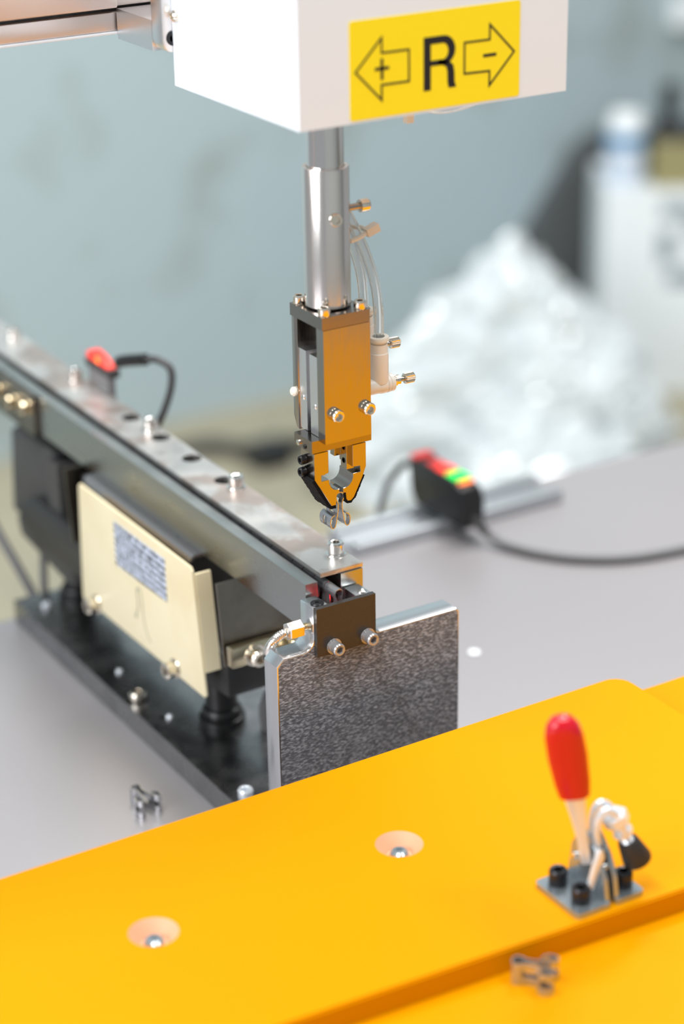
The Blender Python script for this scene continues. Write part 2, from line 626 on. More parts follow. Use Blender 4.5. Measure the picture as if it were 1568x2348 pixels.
# plate with conical countersinks: side walls, top with holes, bottom closed
zt, zb = 73.5, 63.53
outer_t = [pl.verts.new((x, y, zt)) for x, y in op]
outer_b = [pl.verts.new((x, y, zb)) for x, y in op]
n = len(op)
for i in range(n):
    pl.faces.new((outer_b[i], outer_b[(i + 1) % n], outer_t[(i + 1) % n], outer_t[i]))
pl.faces.new(outer_b[::-1])
es = [pl.edges.get((outer_t[i], outer_t[(i + 1) % n])) for i in range(n)]
cone_faces = []
for hx, hy in (H1, H2):
    ring = [pl.verts.new((x, y, zt)) for x, y in circle(hx, hy, 9.4, 32)]
    rin = [pl.verts.new((x, y, zt - 5.2)) for x, y in circle(hx, hy, 5.0, 32)]
    for i in range(32):
        j = (i + 1) % 32
        f = pl.faces.new((ring[i], ring[j], rin[j], rin[i])); f.material_index = 1; cone_faces.append(f)
        es.append(pl.edges.get((ring[i], ring[j])))
    f = pl.faces.new(rin); f.material_index = 1
bmesh.ops.triangle_fill(pl, use_beauty=True, use_dissolve=False, edges=es)
be = [e for e in pl.edges if len(e.link_faces) == 2 and e.calc_face_angle(0) > 1.2 and e.verts[0].co.z > 73 and e.verts[1].co.z > 73
      and all(f.material_index == 0 for f in e.link_faces)]
bmesh.ops.bevel(pl, geom=be, offset=0.7, segments=2, affect='EDGES')
obj('plate', pl, ['orange_paint', 'orange_bare'], upper)
for hx, hy in (H1, H2):
    bm = lathe((hx, hy, 68.35), (0, 0, 1), [(3.5, 0), (3.7, 0.6), (3.6, 1.6), (2.6, 2.4), (1.5, 2.5), (1.4, 1.4), (0.02, 1.3)], 28)
    obj('screw', bm, 'screw_zinc', upper)

# ================================================================== VIBRATORY FEEDER
fd = thing('vibratory_feeder', 'linear vibratory feeder, a grey steel rail over a beige cover panel on a dark base', 'feeder', (33, 160, 0))
# base plate with counterbores
bh = [(6.6, 157, 5.4), (8.9, 191.4, 1.9), (8.7, 134, 1.9)]
obj('base_plate', hole_plate(0, 66, 13.2, 298, 0.02, 13, bh), 'base_steel', fd)
cap_screw(fd, (6.6, 157, 10.2), (0, 0, 1), 4.2, 7.5)
cap_screw(fd, (7.2, 46.5, 13), (0, 0, 1), 3.6, 4.2, 'zinc')
cap_screw(fd, (11.4, 279.7, 13), (0, 0, 1), 2.4, 2.5, 'zinc')
for sx, sy in ((11.6, 188.6), (11.3, 131.6)):
    obj('grub_screw', lathe((sx, sy, 13), (0, 0, 1), [(1.7, 0), (1.6, 1.2), (0.9, 1.8), (0.05, 1.9)], 20), 'zinc', fd)
for fx, fy in ((32.6, 116), (32, 281)):
    foot = obj('rubber_foot', lathe((fx, fy, 13), (0, 0, 1), [(11.5, 0), (11.5, 3.2), (10.6, 3.8), (9.2, 3.9), (9, 5.5), (10, 6.5), (9.2, 8), (7.8, 8.6), (7.7, 26), (9.5, 27), (9.5, 34)], 40), 'black_plastic', fd)
# body castings
obj('body_casting', prism([(78, 47), (78, 66), (92, 70), (300, 70), (322, 60), (322, 50), (296, 40), (288, 43), (110, 43)], 'X', 17, 50, (), 0.8), 'black_cast', fd)
obj('coil_housing', box(18.2, 49, 116, 234, 70.05, 106, 1), 'black_cast', fd)
obj('rear_block', prism([(287, 44), (348, 44), (341, 96), (333, 100), (283, 100)], 'X', 23.5, 49, (), 2.0, 3), 'grey_cast', fd)
obj('rear_clamp', box(19.5, 48, 268, 283, 56, 99, 1.0), 'grey_cast', fd)
cap_screw(fd, (24, 276, 99), (0, 0, 1), 3.2, 3.5, 'black_oxide')
cap_screw(fd, (32, 276, 99), (0, 0, 1), 3.2, 3.5, 'black_oxide')
arm = prism([(258, 32), (272, 30), (330, 36), (334, 47), (262, 52)], 'X', 20, 47, (), 1.5, 2)
obj('rear_arm', arm, 'grey_cast', fd)
# front leaf spring with clamp bar
lf = B()
a = [(70.5, 68), (72, 68), (77.2, 107.9), (75.7, 107.9)]
add_prism(lf, a, 'X', 12, 55)
obj('leaf_spring', lf, 'leaf_brown', fd)
cbm = prism([(12.6, 69.5), (13.4, 68.6), (54, 68.6), (54.6, 69.5), (54.6, 78.4), (54, 79), (13.4, 79), (12.6, 78.4)], 'Y', 66, 70.45, (), 0.5)
obj('clamp_bar', cbm, 'brass_nickel', fd)
cap_screw(fd, (25.3, 66, 72.5), (0, -1, 0), 4.3, 5.0, 'nickel', True)
cap_screw(fd, (43, 66, 72.5), (0, -1, 0), 4.1, 5.0, 'brass_nickel', True)
lf2 = B(); add_prism(lf2, [(236, 68), (237.5, 68), (243, 107.9), (241.5, 107.9)], 'X', 12, 55)
obj('leaf_spring', lf2, 'leaf_brown', fd)
obj('stay_rod', tube([(46, 96, 13), (45, 95, 26), (46.5, 89, 40), (47, 84, 47)], 2.6, 12), 'grey_cable', fd)
# steel bracket under the rail
bk = B()
prof = [(24.5, 107.2), (19.3, 107.2)] + [(19.3 - 2.2 * math.sin(math.radians(t)), 105 + 2.2 * math.cos(math.radians(t))) for t in (20, 45, 70, 90)] + [(17.1, 103.6)]
bk = sheet(prof, [110, 111.5, 226.5, 228], lambda i, j: not (i > 4 and j in (0, 2)), 1.4)
obj('bracket', bk, 'bracket_steel', fd)
# beige cover panel with bent flange
PX = 9.0
pan = [(215.7, 108.4), (214, 110.3), (93.6, 110.8), (91.9, 109), (83.6, 48.2), (85.2, 46.6), (207.5, 45.2)]
pan += [(219.5 - 8 + 8 * math.cos(math.radians(t)), 54 - 8 + 8 * math.sin(math.radians(t)) + 1) for t in (-80, -55, -30, 0)]
panel = obj('cover_panel', prism(pan, 'X', PX - 1.2, PX + 0.2, (), 0.35), 'beige_paint', fd)
fla = B()
add_prism(fla, [(91.2, 107.6), (92.7, 107.6), (86.2, 59.5), (84.7, 59.5)], 'X', PX + 0.21, PX + 8.2)
bev(fla, 0.4, 2)
obj('flange', fla, 'beige_paint', panel)
lab = [(175, 104.4), (119.6, 105), (119.3, 82.5), (175, 80.8)]
obj('rating_label', prism(lab, 'X', PX - 1.32, PX - 1.21), 'label_print', panel)
mk = B()
add_tube(mk, [(PX - 1.25, 152.5, 75), (PX - 1.25, 152, 67), (PX - 1.25, 154.6, 61.5)], 0.35, 6, 5)
add_tube(mk, [(PX - 1.25, 151.8, 76), (PX - 1.25, 149.5, 77.5), (PX - 1.25, 147.5, 74), (PX - 1.25, 146.5, 62), (PX - 1.25, 143, 54.5), (PX - 1.25, 139.5, 52.5)], 0.3, 6, 5)
obj('pencil_mark', mk, 'pencil', panel)
dm = lathe((PX - 1.2, 152, 76), (-1, 0, 0), [(1.2, 0), (1.1, 0.2), (0.05, 0.25)], 16)
add_lathe(dm, (PX - 1.2, 155.2, 60.5), (-1, 0, 0), [(1.2, 0), (1.1, 0.2), (0.05, 0.25)], 16)
obj('pencil_dot', dm, 'pencil', panel)
cap_screw(panel, (PX - 1.2, 202.5, 47.5), (-1, 0, 0), 4.1, 5.5, 'nickel', True)
cap_screw(panel, (PX - 1.2, 114.5, 49.3), (-1, 0, 0), 4.1, 5.5, 'nickel', True)
for sy, sz in ((202.5, 49), (114.5, 50.5)):
    obj('standoff', add_cyl(B(), (PX + 0.2, sy, sz), (17, sy, sz), 2.5), 'steel', panel)
# the rail
obj('side_rail', box(22.3, 28.4, 12.7, 430, 108, 130.2, 0.55, 2), 'rail_steel', fd)
obj('channel_floor', box(28.45, 39.65, 12.5, 430, 108, 112.6, 0.1), 'rail_steel', fd)
holesY = [228.6, 195.1, 161.6, 128.3]
hol = [(45.3, y, 4.9) for y in holesY]
obj('side_rail', hole_plate(39.7, 50.8, 12, 430, 108, 131.25, hol), 'rail_steel', fd)
tpb = hole_plate(30.2, 51.6, 12.9, 430, 131.3, 133.4, [(45.6, y, 4.9) for y in holesY])
tce = [e for e in tpb.edges if e.verts[0].co.y < 13 and e.verts[1].co.y < 13]
bmesh.ops.bevel(tpb, geom=tce, offset=0.35, segments=2, affect='EDGES')
tp = obj('top_plate', tpb, 'top_steel', fd)
for sy in (27.2, 117.8, 207.7, 297.3, 382):
    cap_screw(tp, (46.4, sy, 133.4), (0, 0, 1), 3.7, 5.3, 'chrome', True)
jp = obj('joint_plate', box(19.8, 22.25, 296, 356, 106, 129, 0.5), 'leaf_brown', fd)
for jy, jz in ((304, 121), (323, 118.5), (345, 118)):
    cap_screw(jp, (19.8, jy, jz), (-1, 0, 0), 3.8, 4.5, 'brass_nickel', True)

# ================================================================== END STOP
es_ = thing('end_stop', 'thick milled steel end plate with a small screwed cover at the front of the rail', 'end plate', (46, 6, 0))
fil = [(18.5 - 5.2 + 5.2 * math.sin(math.radians(t)), 105.5 + 5.2 - 5.2 * math.cos(math.radians(t))) for t in (90, 72, 54, 36, 18, 0)]
filr = [(48.2 + 4 - 4 * math.sin(math.radians(t)), 105.5 + 4 - 4 * math.cos(math.radians(t))) for t in (0, 22, 45, 67, 90)]
poly = [(0, 0.02), (93.6, 0.02), (93.6, 103.9), (92, 105.5)] + filr + [(48.2, 125), (40.4, 125), (40.4, 112.4), (26.6, 112.4), (26.6, 125), (18.5, 125)] + fil + [(3.4, 105.5), (0, 102.1)]
ep = add_prism(B(), poly, 'Y', 0, 11.4)
bmesh.ops.recalc_face_normals(ep, faces=ep.faces)
bev(ep, 0.7, 2, 50)
ep.normal_update()
for f in ep.faces:
    if not f.normal.y < -0.99:
        f.material_index = 1
obj('plate', ep, ['milled_plate', 'milled_edge'], es_)
cov = obj('cover', box(18.6, 48.1, -2.6, -0.02, 102.9, 125.6, 0.55, 2), 'cover_steel', es_)
cap_screw(cov, (26.9, -2.6, 106.2), (0, -1, 0), 2.85, 4.6, 'screw_steel', True)
cap_screw(cov, (43.9, -2.6, 106.4), (0, -1, 0), 2.85, 4.6, 'screw_steel', True)
bmx = lathe((22.6, 3.6, 125), (0, 0, 1), [(3.0, 0), (3.0, 0.45), (2.6, 0.7), (1.05, 0.7), (0.95, 0.2), (0.02, 0.15)], 30, (3, 4))
obj('countersunk_screw', bmx, 'black_oxide', es_)
bmx = lathe((44.8, 3.2, 125), (0, 0, 1), [(1.9, 0), (1.9, 0.5), (1.0, 0.9), (0.7, 0.4), (0.02, 0.3)], 24, (2, 3))
obj('countersunk_screw', bmx, 'chrome', es_)
# fibre sensor head screwed into the left side
fs = obj('hex_nut', lathe((8.9, 6, 114.4), (1, 0, 0), [(3.6, 0), (4.1, 0.35), (4.1, 6.6), (3.7, 7.0)], 36, (0, 1, 2, 3)), 'steel', es_)
th = [(1.5, 0)]
for k in range(6):
    th += [(1.75, 0.15 + k * 0.45), (1.45, 0.37 + k * 0.45)]
obj('thread', lathe((15.9, 6, 114.4), (1, 0, 0), th, 20), 'brass_nickel', fs)
P = [(9.4, 7, 113.8), (7.0, 8.6, 112.2), (5.2, 11.4, 108.5), (5.6, 15.8, 104.0), (8, 22, 98), (14, 34, 88)]
obj('armoured_cable', tube(P, 1.7, 12, 9, 0.38), 'steel', fs)
obj('fibre_tip', lathe((26.55, 6, 116.6), (1, 0, 0), [(0.9, 0), (0.9, 0.5), (0.5, 0.7)], 16), 'fibre_red', es_)

ld = bpy.data.lights.new('fibre_light', 'POINT'); ld.energy = 0.002; ld.color = (1.0, 0.01, 0.01); ld.shadow_soft_size = 0.0008
lo = bpy.data.objects.new('fibre_light', ld); COL.objects.link(lo); lo.location = Vector((33.4, 2.2, 119.5)) * S

# ================================================================== SPRING CLIPS
half = [(0.0, 0.0), (0.9, -0.12), (1.55, -0.6), (1.9, -1.5), (1.85, -2.6), (1.35, -3.9), (0.95, -5.2), (1.0, -7.2), (1.4, -10.0), (2.0, -13.2),
        (2.5, -15.0), (3.2, -15.8), (4.0, -15.6), (4.6, -14.6), (4.85, -12.8), (4.5, -11.2), (3.6, -10.2), (2.7, -9.9)]
prof = [(-x, z) for x, z in reversed(half[1:])] + half
nh = len(half) - 1
ysc = [-4.4, -1.6, 1.6, 4.4]


def keep_clip(i, j):
    k = i - nh if i >= nh else nh - 1 - i        # segment index from the head downwards
    if k <= 4:
        return True
    if 5 <= k <= 7:
        return j in (0, 2)
    if 9 <= k <= 10 or 12 <= k <= 14:
        return j in (0, 2)
    return True


clip_mesh = mesh_from(sheet(prof, ysc, keep_clip, 0.42), 'spring_clip', 'clip_steel', (0, 0, 0))


def clip(pos, label, rot=(0, 0, 0), group=None):
    o = bpy.data.objects.new('spring_clip', clip_mesh)
    COL.objects.link(o)
    o.location = Vector(pos) * S
    o.rotation_euler = rot
    ORIG[o.name] = Vector(pos)
    tag(o, label, 'clip', group)
    return o


clip((33.4, 7.6, 128.9), 'spring clip waiting at the open end of the rail, just behind the cover')
clip((33.4, 17.0, 128.9), 'second spring clip in the rail, half under the top plate edge')
for k in range(30):
    clip((33.4, 26.4 + 9.4 * k, 128.9), 'spring clip queued in the dark slot of the rail under the top plate', group='spring clips queued in the rail slot')
clip((31.75, 2.6, 176.3), 'spring clip hanging from the gripper jaws')
c = clip((-29.0, 90.5, 4.42), 'spring clip lying on its side on the bare bench left of the feeder', (math.radians(-90), 0, math.radians(6)))
c.scale = (1.3, 1, 1)
c = clip((-12.5, -189, 68.0), 'out-of-focus spring clip lying on the lower orange plate', (math.radians(-90), 0, math.radians(42)))
c.scale = (1.3, 1, 1)

# ================================================================== ROBOT HEAD (white box, R sticker, shaft)
rh = thing('robot_head', 'white boxy robot head with a yellow R sticker and a shaft below', 'robot head', (61, 20, 337.6))
hb = B()
add_box(hb, 0.4, 122.4, -30, 70, 337.6, 470)
bev(hb, 3.0, 4)
hsg = obj('housing', hb, 'white_paint', rh)
YS = -30.0
stk = obj('sticker', prism(rrect(22.2, 99.5, 338.6, 375.6, 1.2, 4), 'Y', YS - 0.18, YS - 0.01), 'yellow_sticker', rh)


def outline(pts, w, y0, y1):
    bm = B()
    n = len(pts)
    cx = sum(p[0] for p in pts) / n; cz = sum(p[1] for p in pts) / n

    def off(d):
        out = []
        ar = sum(pts[i][0] * pts[(i + 1) % n][1] - pts[(i + 1) % n][0] * pts[i][1] for i in range(n))
        s = 1 if ar > 0 else -1
        for i in range(n):
            p0 = Vector(pts[i - 1]); p1 = Vector(pts[i]); p2 = Vector(pts[(i + 1) % n])
            d1 = (p1 - p0).normalized(); d2 = (p2 - p1).normalized()
            n1 = Vector((d1.y, -d1.x)) * s; n2 = Vector((d2.y, -d2.x)) * s
            m = (n1 + n2)
            m = m / max(0.25, m.dot(n1))
            out.append(p1 + m * d)
        return out
    A = off(w / 2); C = off(-w / 2)
    for i in range(n):
        j = (i + 1) % n
        q = [A[i], A[j], C[j], C[i]]
        v0 = [bm.verts.new((p.x, y0, p.y)) for p in q]
        v1 = [bm.verts.new((p.x, y1, p.y)) for p in q]
        bm.faces.new(v0); bm.faces.new(v1[::-1])
        for a in range(4):
            b = (a + 1) % 4
            bm.faces.new((v0[a], v0[b], v1[b], v1[a]))
    return bm


YL = (YS - 0.3, YS - 0.185)
obj('arrow_outline', outline([(24.7, 356.6), (36.2, 368.2), (36.2, 362.6), (48.3, 362.5), (48.3, 350.6), (36.1, 350.7), (36.1, 345.0)], 0.75, *YL), 'black_ink', stk)
obj('arrow_outline', outline([(96.7, 356.2), (85.2, 367.7), (85.2, 362.0), (73.5, 362.1), (73.5, 350.3), (85.2, 350.0), (85.2, 344.4)], 0.75, *YL), 'black_ink', stk)
pm = B(); add_box(pm, 33.2, 39.4, *YL, 356.2, 357.4); add_box(pm, 35.7, 36.9, *YL, 352.6, 360.5)
obj('plus_sign', pm, 'black_ink', stk)
pm = B(); add_box(pm, 82.2, 88.3, *YL, 355.5, 356.7)
obj('minus_sign', pm, 'black_ink', stk)
rb = B()
add_box(rb, 54.9, 58.1, *YL, 345.9, 366)


def bowl(cx, cz, rx, rz, x0):
    pts = [(x0, cz + rz)]
    for t in range(0, 181, 15):
        a = math.radians(90 - t)
        pts.append((cx + rx * math.cos(a), cz + rz * math.sin(a)))
    pts.append((x0, cz - rz))
    return pts


O_ = bowl(64.0, 360.5, 5.3, 5.5, 58.0); I_ = bowl(63.6, 360.1, 2.5, 3.1, 58.0)
for i in range(len(O_) - 1):
    q = [O_[i], O_[i + 1], I_[i + 1], I_[i]]
    v0 = [rb.verts.new((x, YL[0], z)) for x, z in q]; v1 = [rb.verts.new((x, YL[1], z)) for x, z in q]
    rb.faces.new(v0); rb.faces.new(v1[::-1])
    for a_ in range(4):
        b_ = (a_ + 1) % 4
        rb.faces.new((v0[a_], v0[b_], v1[b_], v1[a_]))
legp = [(62.0, 357.2), (66.6, 356.0), (68.4, 354.4), (68.9, 351.8), (69.0, 348.0), (69.7, 345.9), (66.3, 345.9), (65.8, 348.0), (65.7, 352.0), (65.2, 354.0), (63.5, 354.9), (61.0, 355.0)]
add_prism(rb, legp, 'Y', *YL)
obj('letter_r', rb, 'black_ink', stk)
# shaft into the housing
obj('shaft', lathe((33, 7, 300), (0, 0, 1), [(7.45, 0), (7.45, 46)], 64), 'shaft_steel', rh)
# bracket to the beam
bp = obj('bracket_plate', prism(rrect(-4.2, 118, 350.8, 470, 5, 5), 'Y', 70.3, 79.6, (), 0.5), 'alu_light', rh)
obj('bracket_block', box(-4.1, 60, 79.7, 111.9, 350.5, 363, 0.6), 'alu_light', rh)
bs = lathe((0.4, 66.6, 366), (-1, 0, 0), [(2.5, 0), (2.4, 0.9), (1.7, 1.7), (0.9, 2.0), (0.8, 1.2), (0.02, 1.1)], 28)
obj('button_screw', bs, 'nickel', rh)
obj('plate_screw', lathe((0.6, 70.3, 356.6), (0, -1, 0), [(3.0, 0), (3.0, 0.4), (1.6, 0.5), (1.4, -1.5), (0.05, -1.6)], 24), 'black_oxide', rh)
obj('air_tube', tube([(66, 4, 338.2), (72, 0, 333), (82, 0, 329.6), (94, 0, 329.8), (104, 0, 332.5), (110, 2, 338.2)], 1.5, 12, 8, 0, 0.9), 'clear_tube', rh)
obj('cable_tie', box(66.0, 69.2, -1.6, 1.4, 326.6, 337.55, 0.4), 'white_plastic', rh)

# ------------------------------------------------------------------ linear beam behind the head
lb = thing('linear_axis', 'aluminium linear axis beam running to the left behind the white robot head', 'beam', (-560, 130, 0))
obj('beam_lower', prism([(112.85, 353.6), (150, 353.6), (150, 361.4), (112.75, 361.4)], 'X', -620, 160, (), 0.5), 'alu_anod', lb)
obj('cover_strip', prism([(112.0, 352.4), (150, 352.4), (150, 353.55), (112.0, 353.55)], 'X', -620, 160, (), 0.3), 'white_paint', lb)
obj('slot_seal', box(-620, 160, 116, 150, 361.45, 363.6, 0.1), 'black_plastic', lb)
obj('beam_upper', prism([(109, 363.65), (150, 363.65), (150, 420), (113, 420), (109, 416)], 'X', -620, -4.6, (), 0.8), 'alu_anod', lb)
obj('beam_upper', prism([(113.5, 363.65), (150, 363.65), (150, 420), (113.5, 420)], 'X', -4.55, 160, (), 0.3), 'alu_anod', lb)
obj('column', box(-620, -560, 105, 165, 0.02, 352.35, 1), 'alu_anod', lb)

# ================================================================== GRIPPER
gr = thing('gripper', 'steel pneumatic gripper with tapered jaws below a round sleeve', 'gripper', (33, 7, 196))
sl = obj('sleeve', lathe((33, 7, 256.1), (0, 0, 1), [(9.2, 0), (9.45, 0.3), (9.45, 56.4), (9.2, 56.9), (7.7, 56.9), (7.55, 56.4), (7.52, 45)], 72), 'sleeve_steel', gr)
ss = B()
add_cyl(ss, (32.4, -1.5, 293.2), (31.0, -5.0, 293.4), 1.5)
obj('set_screw', lathe((31.6, -2.2, 293.3), (-0.25, -0.95, 0.05), [(2.6, 0), (2.6, 2.2), (2.3, 2.7), (1.5, 2.7), (1.35, 1.0), (0.02, 0.9)], 30, (3, 4)), 'nickel', sl)
ss2 = B()
add_cyl(ss2, (42.2, 7, 294.1), (49.2, 7, 294.1), 1.45, None, 20)
obj('screw_stem', ss2, 'gripper_steel', sl)
cap_screw(sl, (48.6, 7, 294.1), (1, 0, 0), 2.7, 4.2, 'nickel', name='set_screw')
tpl = obj('top_plate', box(21.7, 44.1, -7.1, 18.5, 250.25, 255.5, 0.4), 'gripper_dark', gr)
for cx, cy in ((24.4, 15.4), (24.4, -4.4), (41.2, -4.4), (41.2, 15.4)):
    cap_screw(tpl, (cx, cy, 255.5), (0, 0, 1), 2.6, 3.5)
fp = obj('front_plate', box(22.1, 44.2, -7.1, -1.7, 201.4, 250.05, 0.35), 'gripper_steel', gr)
cap_screw(fp, (27.2, -7.1, 213.5), (0, -1, 0), 2.75, 3.0, 'nickel')
cap_screw(fp, (42.2, -7.1, 213.5), (0, -1, 0), 2.75, 3.0, 'nickel')
bpz = prism([(13.9, 250.05), (18.3, 250.05), (18.3, 207), (16, 202), (13.9, 201.4)], 'X', 22.1, 44.2, (), 0.35)
obj('back_plate', bpz, 'gripper_steel', gr)
obj('side_knob', lathe((22.1, 16.6, 217.5), (-1, 0, 0), [(2.0, 0), (2.0, 1.0), (1.3, 1.8), (0.05, 1.9)], 20), 'white_plastic', gr)
# actuator inside, with a slot
ac = B()
add_box(ac, 22.7, 43, -1.65, 5.3, 202.6, 237.0)
add_box(ac, 22.7, 43, 8.0, 13.85, 202.6, 237.4)
add_box(ac, 27.0, 43, 5.3, 8.0, 207, 235.5)
bev(ac, 0.3, 2)
act = obj('actuator', ac, 'alu_light', gr)
bx_ = B(); add_box(bx_, 33.5, 44.1, -1.65, 13.85, 236.5, 250); bev(bx_, 0.3)
obj('cylinder_body', bx_, 'gripper_steel', gr)
for py, pz in ((11.0, 216.5), (1.6, 215.2)):
    obj('dowel_pin', lathe((22.7, py, pz), (-1, 0, 0), [(1.15, 0), (1.1, 0.35), (0.7, 0.6), (0.05, 0.65)], 18), 'chrome', act)
obj('piston', lathe((25.2, 6.6, 208.5), (-0.2, 0, -1), [(1.2, 0), (1.3, 2), (1.2, 4)], 24), 'black_oxide', act)
lp = obj('lower_plate', box(17.8, 46.4, -3.5, 10.7, 197.1, 202.4, 0.3), 'gripper_dark', gr)
obj('pivot_pin', lathe((17.8, 6.6, 199.2), (-1, 0, 0), [(1.3, 0), (1.25, 0.8), (0.05, 1.0)], 18), 'nickel', lp)
obj('pivot_pin', lathe((17.8, 2.2, 198.6), (-1, 0, 0), [(1.0, 0), (0.95, 0.4), (0.05, 0.5)], 18), 'black_oxide', lp)
JY0, JY1 = -2.2, 8.6
LJ = [(19.5, 196.2), (26.3, 196.2), (26.3, 186.5), (24.6, 186.2), (24.6, 185.9), (22.8, 185.9), (22.8, 183.5), (26.4, 183.5), (26.6, 181.5), (27.5, 179.6), (28.8, 178.5), (30.1, 178.1), (31.35, 178.2),
      (31.35, 176.6), (30.1, 176.1), (29.8, 173.6), (29.6, 171.2), (27.3, 171.2), (19.6, 184.7)]
RJ = [(38.0, 196.2), (44.5, 196.2), (44.5, 185.5), (42.7, 181.1), (38.4, 172.9), (36.9, 171.6), (35.4, 171.7), (34.7, 172.6), (34.4, 175.8), (33.2, 175.8), (33.1, 178.1),
      (34.7, 178.2), (36.2, 179.0), (37.3, 180.3), (37.9, 182.0), (37.95, 183.6), (41.6, 183.6), (41.6, 186.2), (38.0, 186.4)]
jl = obj('jaw', prism(LJ, 'Y', JY0, JY1, (), 0.15, 1), 'gripper_steel', gr)
jr = obj('jaw', prism(RJ, 'Y', JY0, JY1, (), 0.15, 1), 'gripper_steel', gr)
cap_screw(jl, (19.5, 5.4, 191.6), (-1, 0, 0), 2.05, 2.6, 'black_oxide')
cap_screw(jl, (19.5, 5.6, 186.2), (-1, 0, 0), 2.05, 2.6, 'black_oxide')


def strip(pts, th, y0, y1, jit):
    """soft pad laid along a polyline in x-z with a fuzzy outer side"""
    fine = []
    for (x0, z0), (x1, z1) in zip(pts, pts[1:]):
        m = max(2, int(math.hypot(x1 - x0, z1 - z0) / 0.35))
        for k in range(m):
            fine.append((x0 + (x1 - x0) * k / m, z0 + (z1 - z0) * k / m))
    fine.append(pts[-1])
    bm = B()
    ny = 10
    n = len(fine)
    top = []; bot = []
    for i, (x, z) in enumerate(fine):
        a = fine[max(i - 1, 0)]; c = fine[min(i + 1, n - 1)]
        d = Vector((c[0] - a[0], c[1] - a[1])).normalized()
        nx, nz = -d.y, d.x
        rt = []; rb_ = []
        for j in range(ny + 1):
            y = y0 + (y1 - y0) * j / ny
            t = th + random.uniform(-jit, jit)
            rt.append(bm.verts.new((x + nx * t, y + random.uniform(-jit, jit), z + nz * t)))
            rb_.append(bm.verts.new((x + nx * 0.04, y, z + nz * 0.04)))
        top.append(rt); bot.append(rb_)
    for i in range(n - 1):
        for j in range(ny):
            bm.faces.new((top[i][j], top[i + 1][j], top[i + 1][j + 1], top[i][j + 1]))
            bm.faces.new((bot[i][j], bot[i][j + 1], bot[i + 1][j + 1], bot[i + 1][j]))
        for j in (0, ny):
            bm.faces.new((top[i][j], top[i + 1][j], bot[i + 1][j], bot[i][j]))
    for i in (0, n - 1):
        for j in range(ny):
            bm.faces.new((top[i][j], top[i][j + 1], bot[i][j + 1], bot[i][j]))
    return bm


obj('pad', strip([(29.6, 171.1), (27.3, 171.1), (19.5, 184.7)], 1.35, JY0 + 0.2, JY1 + 0.2, 0.14), 'black_velvet', jl)
obj('pad', strip([(43.0, 181.9), (38.5, 172.9), (36.9, 171.5), (35.4, 171.6), (34.6, 172.6), (34.3, 175.6)], 0.95, JY0 + 0.2, JY1 + 0.2, 0.14), 'black_velvet', jr)
sp = obj('slider', box(36.4, 39.9, 0.2, 4.8, 184.9, 197.05, 0.2), 'gripper_steel', jr)
dd = B()
for hz in (194.2, 188.3):
    add_lathe(dd, (36.4, 2.5, hz), (-1, 0, 0), [(1.25, 0), (1.25, 0.12), (0.9, 0.15), (0.8, -0.6), (0.05, -0.7)], 18)
obj('tapped_hole', dd, 'black_oxide', sp)
obj('jaw_carrier', box(20.5, 25.5, -1, 8, 196.1, 197.09, 0.1), 'black_oxide', jl)
obj('jaw_carrier', box(38.5, 43.5, -1, 8, 196.1, 197.09, 0.1), 'black_oxide', jr)
obj('slider_guide', box(33.4, 36.3, 4.9, 8.2, 190, 197.05, 0.2), 'gripper_steel', jr)


# pneumatic fittings, tubes and tie
def fitting(X, Y, z_top, z_elbow, kx, kz, knob_at_elbow):
    f = obj('speed_controller', lathe((X, Y, z_elbow - 1.5), (0, 0, 1), [(3.9, 0), (4.05, 0.5), (4.05, z_top - z_elbow - 6.5), (3.8, z_top - z_elbow - 6.2), (3.7, z_top - z_elbow - 2.4)], 36), 'cream_plastic', gr)
    obj('release_ring', lathe((X, Y, z_top - 3.8), (0, 0, 1), [(3.3, 0), (3.5, 0.8), (4.35, 1.1), (4.45, 2.4), (4.2, 2.9), (2.6, 2.95), (2.4, 2.0), (2.3, 0.4)], 36), 'white_plastic', f)
    e = lathe((44.15, Y, z_elbow - 2.8), (1, 0, 0), [(3.6, 0), (3.6, X - 44.15 - 1), (3.9, X - 44.15), (3.9, X - 44.15 + 2.4), (3.3, X - 44.15 + 2.6), (3.9, X - 44.15 + 3), (3.9, X - 44.15 + 4), (3.3, X - 44.15 + 4.2), (3.8, X - 44.15 + 4.6), (3.8, X - 44.15 + 6.2)], 32)
    obj('elbow', e, 'cream_plastic', f)
    ax = X + 6.2
    obj('hex_nut', lathe((ax, Y, kz), (1, 0, 0), [(2.6, 0), (2.9, 0.3), (2.9, 1.5), (2.5, 1.7), (2.2, 1.8), (2.3, 3.4), (2.1, 3.6)], 30, (0, 1, 2, 3)), 'nickel', f)
    obj('needle_stem', lathe((ax + 3.5, Y, kz), (1, 0, 0), [(1.0, 0), (1.0, 3.2)], 16), 'gripper_steel', f)
    kb = B()
    seg = 40
    a_, u_, v_ = frame((1, 0, 0))
    rings = []
    for h, rr in ((0, 1.5), (0.4, 2.35), (4.4, 2.35), (4.9, 1.7)):
        rings.append([kb.verts.new(Vector((ax + 6.0 + h, Y, kz)) + (u_ * math.cos(2 * math.pi * i / seg) + v_ * math.sin(2 * math.pi * i / seg)) * (rr - (0.28 if (i % 2 and rr > 2) else 0))) for i in range(seg)])
    for p, q in zip(rings, rings[1:]):
        for i in range(seg):
            kb.faces.new((p[i], p[(i + 1) % seg], q[(i + 1) % seg], q[i]))
    kb.faces.new(rings[0][::-1]); kb.faces.new(rings[-1])
    obj('knurled_knob', kb, 'nickel', f)
    return f


